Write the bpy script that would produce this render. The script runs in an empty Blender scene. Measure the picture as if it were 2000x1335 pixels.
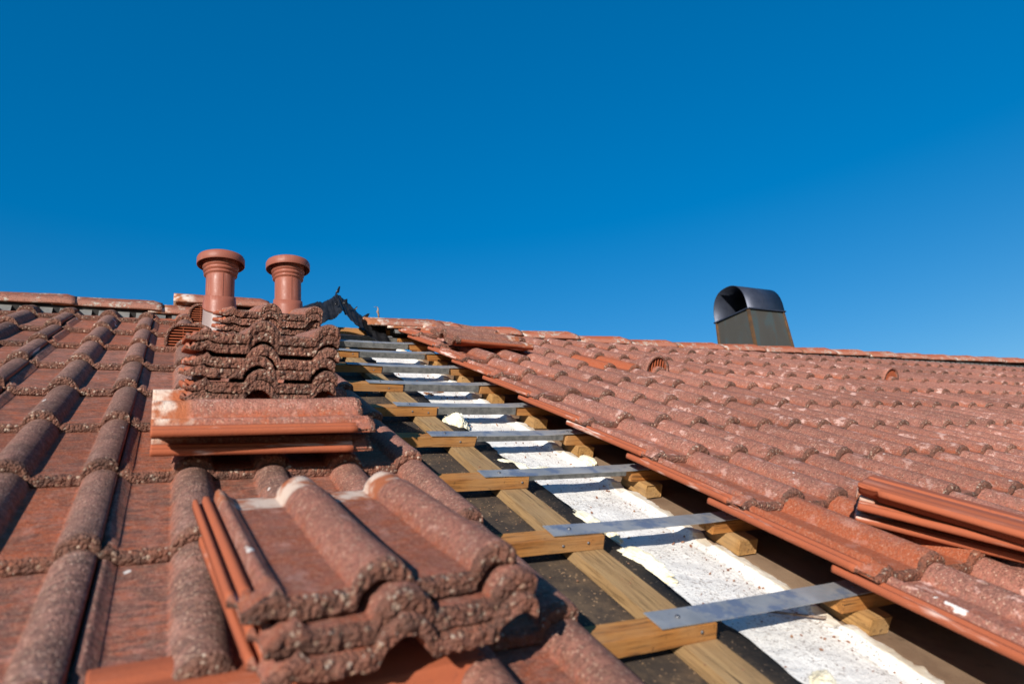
import bpy, bmesh, math, random
from mathutils import Vector, Matrix, noise
R = math.radians
random.seed(7)
scene = bpy.context.scene
COL = scene.collection
TH = R(27)                                   # pitch of the roof
S = Matrix.Rotation(TH, 4, 'X')              # roof plane (x along ridge, y up the slope, z off the slope) -> world

# ------------------------------------------------------------------ camera
cd = bpy.data.cameras.new('camera'); cam = bpy.data.objects.new('camera', cd); COL.objects.link(cam)
cx, cy, cz = (0.8907088, -0.43799091, 0.12166261), (0.04967443, -0.17225499, -0.9837991), (0.45185205, 0.88232204, -0.13167208)
M = Matrix(((cx[0], -cy[0], -cz[0], 0), (cx[1], -cy[1], -cz[1], 0), (cx[2], -cy[2], -cz[2], 0.5528), (0, 0, 0, 1)))
cam.matrix_world = S @ M
cd.sensor_width = 36; cd.lens = 1315.6 / 2000 * 36
cd.clip_start = 0.02; cd.clip_end = 3000
cd.dof.use_dof = True; cd.dof.focus_distance = 2.5; cd.dof.aperture_fstop = 3.6
scene.camera = cam
# ------------------------------------------------------------------ sky and sun
sdir = (S.to_3x3() @ Vector((-1.12, -0.80, 1.0))).normalized()       # towards the sun
el = math.asin(sdir.z); az = math.atan2(sdir.x, sdir.y)
w = bpy.data.worlds.new('World'); scene.world = w; w.use_nodes = True
nt = w.node_tree; nt.nodes.clear()
sky = nt.nodes.new('ShaderNodeTexSky'); sky.sky_type = 'NISHITA'; sky.sun_disc = False
sky.sun_elevation = el; sky.sun_rotation = az
sky.altitude = 900; sky.air_density = 1.0; sky.dust_density = 0.2; sky.ozone_density = 3.0
bg = nt.nodes.new('ShaderNodeBackground'); bg.inputs[1].default_value = 0.145
wo = nt.nodes.new('ShaderNodeOutputWorld')
hs = nt.nodes.new('ShaderNodeHueSaturation'); hs.inputs['Saturation'].default_value = 1.87; hs.inputs['Value'].default_value = 1.17; hs.inputs['Hue'].default_value = 0.506
gm = nt.nodes.new('ShaderNodeGamma'); gm.inputs['Gamma'].default_value = 0.6
nt.links.new(sky.outputs[0], gm.inputs['Color']); nt.links.new(gm.outputs[0], hs.inputs['Color']); nt.links.new(hs.outputs[0], bg.inputs[0]); nt.links.new(bg.outputs[0], wo.inputs[0])
sl = bpy.data.lights.new('sun', 'SUN'); sl.energy = 4.9; sl.angle = R(0.5); sl.color = (1.0, 0.94, 0.86)
so = bpy.data.objects.new('sun', sl); COL.objects.link(so)
so.rotation_euler = sdir.to_track_quat('Z', 'Y').to_euler()
scene.view_settings.view_transform = 'Standard'; scene.view_settings.look = 'None'
scene.view_settings.exposure = 0.5; scene.view_settings.gamma = 1.0

# ------------------------------------------------------------------ helpers
def T(x, y, z): return Matrix.Translation((x, y, z))
def RX(a): return Matrix.Rotation(R(a), 4, 'X')
def RY(a): return Matrix.Rotation(R(a), 4, 'Y')
def RZ(a): return Matrix.Rotation(R(a), 4, 'Z')
def tag(o, label, cat, group=None, kind='thing'):
    o['label'] = label; o['category'] = cat; o['kind'] = kind
    if group: o['group'] = group
    return o
def mesh_from(name, verts, faces, mats=(), smooth=True):
    me = bpy.data.meshes.new(name); me.from_pydata(verts, [], faces); me.update()
    for m in mats: me.materials.append(m)
    if smooth: me.polygons.foreach_set('use_smooth', [True] * len(me.polygons))
    return me
def link(name, me, mat4=None, parent=None):
    o = bpy.data.objects.new(name, me); COL.objects.link(o)
    if parent is not None: o.parent = parent
    if mat4 is not None:
        if parent is not None: o.matrix_basis = mat4
        else: o.matrix_world = mat4
    return o
def empty(name, mat4):
    o = bpy.data.objects.new(name, None); o.empty_display_size = 0.05; COL.objects.link(o); o.matrix_world = mat4
    return o
def bm_mesh(name, bm, mats, smooth=False):
    me = bpy.data.meshes.new(name); bmesh.ops.recalc_face_normals(bm, faces=bm.faces); bm.to_mesh(me); bm.free()
    for m in mats: me.materials.append(m)
    if smooth: me.polygons.foreach_set('use_smooth', [True] * len(me.polygons))
    return me
def smin(a, b, x):
    t = max(0.0, min(1.0, (x - a) / (b - a))); return t * t * (3 - 2 * t)
def nz(x, y=0, z=0): return noise.noise(Vector((x, y, z)))
def lathe(profile, n=48):
    v, f = [], []
    for r, z in profile:
        for i in range(n):
            a = 2 * math.pi * i / n; v.append((r * math.cos(a), r * math.sin(a), z))
    for k in range(len(profile) - 1):
        for i in range(n):
            j = (i + 1) % n; f.append((k * n + i, k * n + j, (k + 1) * n + j, (k + 1) * n + i))
    return v, f

# ------------------------------------------------------------------ materials
class NB:
    def __init__(self, name):
        self.m = bpy.data.materials.new(name); self.m.use_nodes = True
        self.t = self.m.node_tree; self.b = self.t.nodes['Principled BSDF']; self.b.inputs['Specular IOR Level'].default_value = 0.25
        self.tc = self.t.nodes.new('ShaderNodeTexCoord')
    def n(self, typ, **k):
        o = self.t.nodes.new(typ)
        for a, b in k.items(): setattr(o, a, b)
        return o
    def set(self, sock, v):
        if hasattr(v, 'is_output') or isinstance(v, bpy.types.NodeSocket): self.t.links.new(v, sock)
        elif isinstance(v, tuple) and len(v) == 3 and sock.type == 'RGBA': sock.default_value = (*v, 1)
        else: sock.default_value = v
    def math(self, op, a, b=0.0, c=None):
        o = self.n('ShaderNodeMath', operation=op); self.set(o.inputs[0], a); self.set(o.inputs[1], b)
        if c is not None: self.set(o.inputs[2], c)
        return o.outputs[0]
    def mix(self, f, a, b, mode='MIX'):
        o = self.n('ShaderNodeMix', data_type='RGBA', blend_type=mode); self.set(o.inputs[0], f); self.set(o.inputs[6], a); self.set(o.inputs[7], b)
        return o.outputs[2]
    def coords(self, scale=(1, 1, 1), rnd=True):
        v = self.tc.outputs['Object']
        if rnd:
            oi = self.n('ShaderNodeObjectInfo'); mu = self.n('ShaderNodeVectorMath', operation='SCALE')
            cb = self.n('ShaderNodeCombineXYZ'); self.set(cb.inputs[0], oi.outputs['Random']); self.set(cb.inputs[1], oi.outputs['Random']); self.set(cb.inputs[2], self.math('MULTIPLY', oi.outputs['Random'], 1.7))
            self.set(mu.inputs[0], cb.outputs[0]); mu.inputs['Scale'].default_value = 53.0
            ad = self.n('ShaderNodeVectorMath', operation='ADD'); self.set(ad.inputs[0], v); self.set(ad.inputs[1], mu.outputs[0]); v = ad.outputs[0]
            self.rand = oi.outputs['Random']
        if scale != (1, 1, 1):
            s = self.n('ShaderNodeVectorMath', operation='MULTIPLY'); self.set(s.inputs[0], v); s.inputs[1].default_value = scale; v = s.outputs[0]
        return v
    def noise(self, v, scale, detail=4, rough=0.6, dist=0.0):
        o = self.n('ShaderNodeTexNoise'); self.set(o.inputs['Vector'], v); o.inputs['Scale'].default_value = scale
        o.inputs['Detail'].default_value = detail; o.inputs['Roughness'].default_value = rough; o.inputs['Distortion'].default_value = dist
        return o.outputs['Fac']
    def voro(self, v, scale, feature='F1'):
        o = self.n('ShaderNodeTexVoronoi', feature=feature); self.set(o.inputs['Vector'], v); o.inputs['Scale'].default_value = scale
        return o
    def ramp(self, f, lo, hi, a=0.0, b=1.0):
        o = self.n('ShaderNodeMapRange'); o.interpolation_type = 'SMOOTHSTEP'
        self.set(o.inputs[0], f); o.inputs[1].default_value = lo; o.inputs[2].default_value = hi; o.inputs[3].default_value = a; o.inputs[4].default_value = b
        return o.outputs[0]
    def attr(self, name, typ='GEOMETRY'):
        o = self.n('ShaderNodeAttribute'); o.attribute_name = name; o.attribute_type = typ
        return o.outputs['Fac']
    def bump(self, h, dist=0.002, strength=1.0):
        o = self.n('ShaderNodeBump'); o.inputs['Strength'].default_value = strength; o.inputs['Distance'].default_value = dist; self.set(o.inputs['Height'], h)
        self.set(self.b.inputs['Normal'], o.outputs[0])
    def out(self, color, rough=0.85, metal=0.0):
        self.set(self.b.inputs['Base Color'], color); self.set(self.b.inputs['Roughness'], rough); self.set(self.b.inputs['Metallic'], metal)
        return self.m

def grains(b, v, scale):
    """random colour per sand grain: value 0..1 and the grain relief"""
    vo = b.voro(v, scale); sp = b.n('ShaderNodeSeparateColor'); b.set(sp.inputs[0], vo.outputs['Color'])
    return sp.outputs[0], sp.outputs[1], vo.outputs['Distance']

def tile_top_mat(name, edge=False):
    b = NB(name); v = b.coords(); vs = b.coords((1, 1, 1), rnd=True)
    wear = b.attr('wear', 'OBJECT'); grey = b.attr('grey', 'OBJECT'); crest = b.attr('crest'); head = b.attr('head')
    clean = b.mix(b.rand, (0.37, 0.082, 0.026), (0.30, 0.075, 0.032))
    weath = b.mix(b.rand, (0.37, 0.135, 0.092), (0.30, 0.113, 0.080))
    greyc = b.mix(b.rand, (0.23, 0.125, 0.098), (0.26, 0.135, 0.105))
    weath = b.mix(b.math('MULTIPLY', grey, b.ramp(crest, 0.05, 0.8, 0.25, 0.85)), weath, greyc)
    n1 = b.noise(v, 38, 6, 0.72); n2 = b.noise(v, 9, 3)
    m = b.math('ADD', b.math('MULTIPLY', crest, 0.45), b.math('ADD', n1, b.math('MULTIPLY', n2, 0.35)))
    m = b.math('ADD', m, b.math('SUBTRACT', wear, 0.75))
    col = b.mix(b.ramp(m, 0.55, 1.0), clean, weath)
    # dark grime
    stv = b.coords((.38, 1.5, 1))
    g = b.ramp(b.math('ADD', b.noise(stv, 75, 5, 0.75), b.math('MULTIPLY', b.noise(v, 14, 2), 0.35)), 0.54, 0.80)
    col = b.mix(b.math('MULTIPLY', g, b.math('MULTIPLY', b.math('ADD', b.math('MULTIPLY', grey, 0.55), 0.38), wear)), col, (0.060, 0.040, 0.034))
    # sand grains
    r1, r2, dist = grains(b, v, 330 if not edge else 210)
    gs = b.math('MULTIPLY', b.ramp(crest, 0.0, 0.5, 0.35, 1.0), wear) if not edge else 1.0
    col = b.mix(b.math('MULTIPLY', b.math('GREATER_THAN', r1, 0.945), b.math('MULTIPLY', gs, 0.6)), col, (0.55, 0.37, 0.27))
    col = b.mix(b.math('MULTIPLY', b.math('LESS_THAN', r1, 0.24 if not edge else 0.36), b.math('MULTIPLY', gs, 0.62)), col, (0.10, 0.042, 0.030))
    col = b.mix(b.math('MULTIPLY', b.math('SUBTRACT', r2, 0.5), 0.5), col, (0.45, 0.25, 0.16))
    if edge:
        col = b.mix(0.62, col, b.mix(b.noise(v, 55, 4, 0.7), (0.20, 0.075, 0.045), (0.13, 0.075, 0.055)))
        col = b.mix(b.math('MULTIPLY', b.math('GREATER_THAN', r1, 0.915), 0.55), col, b.mix(r2, (0.40, 0.24, 0.15), (0.55, 0.47, 0.38)))
        rim = b.ramp(b.noise(v, 24, 4, 0.7), 0.42, 0.70)
        col = b.mix(b.math('MULTIPLY', rim, 0.62), col, (0.050, 0.032, 0.026))
        moss = b.ramp(b.noise(v, 13, 3), 0.66, 0.75)
        col = b.mix(b.math('MULTIPLY', moss, 0.5), col, (0.025, 0.026, 0.014))
    else:
        # pale lichen / lime blotches
        cl_ = b.noise(v, 120, 4, 0.8)
        col = b.mix(b.math('MULTIPLY', b.ramp(cl_, 0.56, 0.70), b.math('MULTIPLY', wear, 0.42)), col, (0.14, 0.062, 0.045))
        col = b.mix(b.math('MULTIPLY', b.ramp(cl_, 0.44, 0.32), b.math('MULTIPLY', wear, 0.45)), col, (0.52, 0.27, 0.19))
        bl = b.ramp(b.noise(b.coords((1, .7, 1)), 24, 4, 0.7), 0.565, 0.665)
        col = b.mix(b.math('MULTIPLY', bl, b.math('MULTIPLY', b.attr('lichen', 'OBJECT'), 0.75)), col, (0.66, 0.42, 0.35))
        dr = b.ramp(b.noise(b.coords((1, .6, 1)), 19, 3, 0.6), 0.725, 0.74)
        col = b.mix(b.math('MULTIPLY', dr, 0.8), col, (0.72, 0.68, 0.63))
        # smooth head end with lime
        hc = b.mix(b.ramp(b.noise(v, 16, 3), 0.42, 0.6), (0.34, 0.105, 0.045), (0.60, 0.46, 0.37))
        col = b.mix(head, col, hc)
    tone = b.n('ShaderNodeCombineColor'); tv = b.math('ADD', 0.84, b.math('MULTIPLY', b.math('FRACT', b.math('MULTIPLY', b.rand, 17.3)), 0.30))
    for q in range(3): b.set(tone.inputs[q], tv)
    col = b.mix(1.0, col, tone.outputs[0], 'MULTIPLY')
    amp = b.math('MULTIPLY', b.math('SUBTRACT', 1.0, dist), b.math('ADD', 0.25, b.math('MULTIPLY', crest, 0.7))) if not edge else b.math('SUBTRACT', 1.0, dist)
    hgt = b.math('ADD', amp, b.math('MULTIPLY', b.noise(v, 160 if not edge else 90, 4, 0.7), 1.3))
    b.bump(hgt, 0.0022 if not edge else 0.0042, 0.85 if not edge else 1.0)
    return b.out(col, 0.88)
M_TOP = tile_top_mat('tile_granulated')
M_EDGE = tile_top_mat('tile_broken_aggregate', True)
def tile_smooth_mat():
    b = NB('tile_smooth'); v = b.coords()
    st = b.coords((9, 1.3, 9))
    col = b.mix(b.noise(v, 20, 4), (0.37, 0.095, 0.038), (0.29, 0.080, 0.040))
    col = b.mix(b.ramp(b.noise(v, 70, 4, 0.7), 0.6, 0.8), col, (0.16, 0.055, 0.035))
    lime = b.ramp(b.noise(st, 3.2, 4, 0.6), 0.57, 0.70)
    col = b.mix(b.math('MULTIPLY', lime, b.attr('limey')), col, (0.68, 0.50, 0.42))
    b.bump(b.math('ADD', b.noise(v, 260, 3), b.math('MULTIPLY', b.noise(v, 40, 2), 0.6)), 0.0012, 0.5)
    return b.out(col, 0.85)
M_SMOOTH = tile_smooth_mat()

def simple_noise_mat(name, c1, c2, scale=8, rough=0.8, bscale=60, bdist=0.001, stretch=(1, 1, 1), c3=None, metal=0.0, rnd=True, lo=0.35, hi=0.65):
    b = NB(name); v = b.coords(stretch, rnd)
    col = b.mix(b.ramp(b.noise(v, scale, 5, 0.65), lo, hi), c1, c2)
    if c3: col = b.mix(b.math('MULTIPLY', b.ramp(b.noise(v, scale * 3.3, 4, 0.7), 0.58, 0.75), 0.8), col, c3)
    b.bump(b.noise(v, bscale, 4, 0.65), bdist, 0.7)
    return b.out(col, rough, metal)
def wood_mat(name, c1, c2, axis, dark, grey):
    b = NB(name); st = (0.06, 1, 1) if axis == 'x' else (1, 0.06, 1)
    v = b.coords(st); vv = b.coords()
    g = b.noise(v, 150, 5, 0.7, 0.6); g2 = b.noise(v, 38, 3, 0.5, 1.5)
    col = b.mix(b.ramp(g2, 0.3, 0.7), c1, c2)
    col = b.mix(b.math('MULTIPLY', b.ramp(g, 0.47, 0.66), 0.75), col, dark)
    col = b.mix(b.math('MULTIPLY', b.ramp(b.noise(vv, 7, 4), 0.4, 0.7), 0.6), col, grey)
    col = b.mix(b.math('MULTIPLY', b.ramp(b.noise(vv, 90, 3), 0.66, 0.72), 0.6), col, dark)
    kn = b.voro(b.coords((.35, 1, 1) if axis == 'x' else (1, .35, 1)), 7.5)
    kd = b.math('ADD', kn.outputs['Distance'], b.math('MULTIPLY', b.noise(vv, 60, 3), 0.05))
    col = b.mix(b.math('MULTIPLY', b.ramp(kd, .115, .06), 0.85), col, (0.075, 0.030, 0.012))
    cr = b.ramp(b.noise(b.coords((.025, 1, 1) if axis == 'x' else (1, .025, 1)), 95, 2, 0.5), 0.70, 0.73)
    col = b.mix(b.math('MULTIPLY', cr, 0.8), col, (0.035, 0.018, 0.010))
    b.bump(b.math('SUBTRACT', b.math('ADD', g, b.math('MULTIPLY', b.noise(vv, 220, 2), 0.3)), b.math('MULTIPLY', cr, 1.5)), 0.0018, 0.8)
    return b.out(col, 0.8)
M_BATTEN = wood_mat('batten_timber', (0.40, 0.175, 0.045), (0.30, 0.115, 0.028), 'x', (0.085, 0.036, 0.012), (0.36, 0.20, 0.085))
M_COUNTER = wood_mat('counter_batten_timber', (0.36, 0.225, 0.10), (0.26, 0.155, 0.068), 'y', (0.12, 0.07, 0.03), (0.29, 0.19, 0.10))
M_BLOCK = wood_mat('block_timber', (0.43, 0.24, 0.085), (0.36, 0.19, 0.065), 'y', (0.16, 0.085, 0.03), (0.40, 0.27, 0.14))
def felt_mat():
    b = NB('underlay_felt'); v = b.coords((1, 1, 1), False)
    col = b.mix(b.noise(v, 5, 4), (0.030, 0.023, 0.019), (0.058, 0.042, 0.031))
    col = b.mix(b.math('MULTIPLY', b.ramp(b.noise(v, 9, 6, 0.75), 0.44, 0.70), 0.75), col, (0.13, 0.085, 0.050))
    r1, r2, d = grains(b, v, 300)
    col = b.mix(b.math('MULTIPLY', b.math('GREATER_THAN', r1, 0.95), b.math('MULTIPLY', r2, 0.8)), col, (0.42, 0.26, 0.14))
    b.bump(b.math('ADD', b.noise(v, 320, 3), b.math('MULTIPLY', b.noise(v, 22, 3), 3.0)), 0.002, 0.8)
    return b.out(col, 0.93)
M_FELT = felt_mat()
def wall_mat():
    b = NB('white_render'); v = b.coords((1, 1, 1), False)
    col = b.mix(b.noise(v, 6, 4), (0.82, 0.79, 0.74), (0.68, 0.65, 0.60))
    dirt = b.ramp(b.math('ADD', b.noise(v, 130, 5, 0.7), b.math('MULTIPLY', b.noise(v, 7, 4), 0.55)), 0.82, 1.0)
    col = b.mix(b.math('MULTIPLY', dirt, 0.66), col, (0.15, 0.085, 0.05))
    r1, r2, d = grains(b, v, 340)
    col = b.mix(b.math('MULTIPLY', b.math('GREATER_THAN', r1, 0.972), b.math('MULTIPLY', r2, 0.9)), col, (0.10, 0.05, 0.03))
    b.bump(b.math('ADD', b.noise(v, 150, 5, 0.7), b.math('MULTIPLY', b.noise(v, 24, 3), 1.5)), 0.005, 0.8)
    return b.out(col, 0.9)
M_WALL = wall_mat()
M_KERB = simple_noise_mat('cream_mortar', (0.80, 0.76, 0.67), (0.60, 0.51, 0.38), 11, 0.88, 90, 0.003, rnd=False, c3=(0.80, 0.77, 0.70))
M_FOAM = simple_noise_mat('cream_foam', (0.82, 0.77, 0.60), (0.72, 0.62, 0.42), 22, 0.62, 130, 0.004, c3=(0.60, 0.49, 0.32))
M_BOARD = simple_noise_mat('brown_board', (0.16, 0.10, 0.062), (0.24, 0.16, 0.10), 5, 0.9, 250, 0.002, rnd=False, c3=(0.09, 0.058, 0.036))
def steel_mat():
    b = NB('galvanised_steel'); v = b.coords((1, 1, 1), True)
    col = b.mix(b.ramp(b.noise(v, 9, 4, 0.6), 0.35, 0.65), (0.30, 0.31, 0.32), (0.40, 0.40, 0.40))
    col = b.mix(b.math('MULTIPLY', b.ramp(b.noise(v, 16, 4, 0.65), 0.50, 0.64), 0.75), col, (0.14, 0.19, 0.29))
    col = b.mix(b.math('MULTIPLY', b.ramp(b.noise(v, 150, 4, 0.7), 0.62, 0.72), 0.5), col, (0.16, 0.12, 0.09))
    b.bump(b.math('ADD', b.math('MULTIPLY', b.noise(v, 14, 2), 2.0), b.math('MULTIPLY', b.noise(v, 200, 2), 0.15)), 0.0012, 0.6)
    return b.out(col, b.ramp(b.noise(v, 30, 3), 0.3, 0.7, 0.48, 0.66), 0.55)
M_STEEL = steel_mat()
M_DULL = simple_noise_mat('zinc_flange_dark_reflection', (0.085, 0.085, 0.082), (0.16, 0.155, 0.145), 45, 0.75, 140, 0.0008, c3=(0.05, 0.048, 0.045), metal=0.2)  # mottled zinc, colour darkened to stand for its reflection of dark ground below
M_SCREW = simple_noise_mat('screw_zinc', (0.22, 0.22, 0.23), (0.12, 0.12, 0.13), 300, 0.45, 300, 0.0002, metal=0.8)
def plastic_mat():
    b = NB('terracotta_plastic'); v = b.coords((1, 1, 1)); vz = b.coords((1, 1, 0.15))
    col = b.mix(b.noise(v, 10, 4), (0.29, 0.092, 0.056), (0.24, 0.082, 0.056))
    col = b.mix(b.math('MULTIPLY', b.ramp(b.noise(vz, 45, 4, 0.6), 0.52, 0.75), 0.45), col, (0.42, 0.20, 0.155))
    col = b.mix(b.math('MULTIPLY', b.ramp(b.noise(v, 80, 4, 0.7), 0.6, 0.75), 0.35), col, (0.17, 0.068, 0.05))
    b.bump(b.noise(v, 160, 3), 0.0006, 0.4)
    return b.out(col, b.ramp(b.noise(v, 25, 3), 0.3, 0.7, 0.36, 0.55))
M_PLASTIC = plastic_mat()
M_GREYPL = simple_noise_mat('faded_base_plastic', (0.25, 0.185, 0.168), (0.31, 0.235, 0.215), 12, 0.42, 90, 0.0006, c3=(0.32, 0.20, 0.17))
M_BLACKSHEET = simple_noise_mat('torn_black_sheet', (0.008, 0.008, 0.009), (0.018, 0.018, 0.020), 20, 0.34, 60, 0.002, c3=(0.035, 0.034, 0.031))
M_DARKMETAL = simple_noise_mat('dark_painted_steel', (0.030, 0.036, 0.055), (0.045, 0.052, 0.075), 6, 0.42, 80, 0.0006, metal=0.35, c3=(0.055, 0.06, 0.08))
def copper_mat():
    b = NB('weathered_copper'); v = b.coords((1, 1, 0.35), False); v2 = b.coords((1, 1, 1), False)
    col = b.mix(b.noise(v, 9, 4), (0.095, 0.080, 0.062), (0.125, 0.112, 0.092))
    col = b.mix(b.math('MULTIPLY', b.ramp(b.noise(v, 8.5, 3, 0.5, 0.6), 0.54, 0.68), 0.5), col, (0.085, 0.130, 0.130))
    col = b.mix(b.math('MULTIPLY', b.ramp(b.noise(v, 12, 3, 0.6), 0.62, 0.74), 0.75), col, (0.17, 0.085, 0.034))
    b.bump(b.noise(v2, 60, 3), 0.001, 0.4)
    return b.out(col, 0.5, 0.55)
M_COPPER = copper_mat()
M_RUST = simple_noise_mat('rusty_seam', (0.16, 0.078, 0.030), (0.085, 0.055, 0.035), 16, 0.6, 60, 0.0005, rnd=False, metal=0.3)
M_COMB = simple_noise_mat('black_ridge_comb', (0.018, 0.018, 0.018), (0.04, 0.038, 0.036), 14, 0.8, 60, 0.001, rnd=False)
M_COMBGREY = simple_noise_mat('dusty_comb_teeth', (0.10, 0.10, 0.10), (0.17, 0.165, 0.155), 14, 0.8, 60, 0.001, rnd=False)
M_CHIP = simple_noise_mat('wood_splinter', (0.33, 0.15, 0.06), (0.24, 0.10, 0.045), 60, 0.85, 200, 0.001)
M_CRUMB = simple_noise_mat('red_crumbs', (0.20, 0.085, 0.05), (0.30, 0.16, 0.09), 30, 0.9, 200, 0.001, rnd=False)
M_RUSTHOOK = simple_noise_mat('rusty_iron', (0.16, 0.085, 0.05), (0.30, 0.24, 0.20), 60, 0.7, 200, 0.0006, metal=0.3)
M_GROUND = simple_noise_mat('dry_grass_ground', (0.06, 0.075, 0.03), (0.11, 0.10, 0.05), 0.2, 0.95, 3, 0.05, rnd=False)
def ridge_mat():
    b = NB('ridge_tile_concrete'); v = b.coords(); wear = b.attr('wear', 'OBJECT')
    cl = b.mix(b.noise(v, 12, 4), (0.43, 0.100, 0.034), (0.37, 0.095, 0.042))
    we = b.mix(b.ramp(b.noise(v, 42, 6, 0.75), 0.35, 0.65), (0.27, 0.095, 0.06), (0.13, 0.065, 0.048))
    col = b.mix(wear, cl, we)
    low = b.attr('crest')
    col = b.mix(b.math('MULTIPLY', b.ramp(b.math('ADD', low, b.math('MULTIPLY', b.noise(v, 30, 4), 0.5)), 0.85, 0.45), 0.6), col, (0.36, 0.17, 0.12))
    l1 = b.math('MULTIPLY', b.ramp(b.noise(v, 11, 2), 0.50, 0.58), b.ramp(b.noise(v, 60, 5, 0.75), 0.47, 0.56))
    col = b.mix(b.math('MULTIPLY', l1, 0.75), col, (0.44, 0.41, 0.34))
    r1, r2, d = grains(b, v, 360)
    col = b.mix(b.math('MULTIPLY', b.math('LESS_THAN', r1, 0.15), b.math('ADD', 0.15, b.math('MULTIPLY', wear, 0.5))), col, (0.06, 0.035, 0.028))
    hd = b.attr('head'); col = b.mix(hd, col, b.mix(b.ramp(b.noise(v, 18, 2), 0.45, 0.6), (0.33, 0.12, 0.05), (0.62, 0.5, 0.42)))
    b.bump(b.math('ADD', b.math('SUBTRACT', 1.0, d), b.noise(v, 120, 4, 0.7)), 0.0018, 0.7)
    return b.out(col, 0.88)
M_RIDGE = ridge_mat()

# ------------------------------------------------------------------ the roof tile
TW, TL, TK = 0.335, 0.42, 0.0195
def roll(x, c, hw=0.0390):
    t = abs((x - c) / hw)
    if t >= 1: return 0.0
    a = math.sqrt(1 - min(1, t / .93) ** 2.1) ** 1.06 if t < .93 else 0.0
    b_ = ((1 + math.cos(math.pi * t)) / 2) ** 0.7
    return .80 * a + .20 * b_
RAIL = [(0.0, .016), (.002, .0205), (.007, .021), (.009, .013), (.013, .013), (.0155, .024), (.0235, .0245), (.026, .015), (.030, .0155), (.033, .031), (.038, .0345), (.044, .0315), (.055, .0202), (.064, .0195)]
def interp(tab, x):
    for (a, p), (b, q) in zip(tab, tab[1:]):
        if x <= b: return p + (q - p) * (x - a) / (b - a)
    return tab[-1][1]
def z_top(x, v):
    if x < .064:
        z = interp(RAIL, x)
        k = smin(TL - .040, TL - .036, v)                 # the rails end short of the foot
        if k > 0 and x < .040: z = z * (1 - k) + k * (.012 + .015 * smin(.006, .036, x))
    else:
        z = TK + .0315 * max(roll(x, .162), roll(x, .3115))
        z -= .0035 * (1 - smin(.060, .075, v))            # lowered head
    return z
def z_bot(x, v):
    if x < .034: return .0035 + .004 * smin(0.02, 0, x)
    if x < .064: return .0035 * (1 - smin(.034, .060, x)) + .004 * roll(x, .040, .03)
    z = .0300 * max(roll(x, .162, .0345), roll(x, .3115, .0345)) 
    if v < .022 and (.072 < x < .108 or .222 < x < .258): z -= .010   # hanging nibs
    return z
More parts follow.
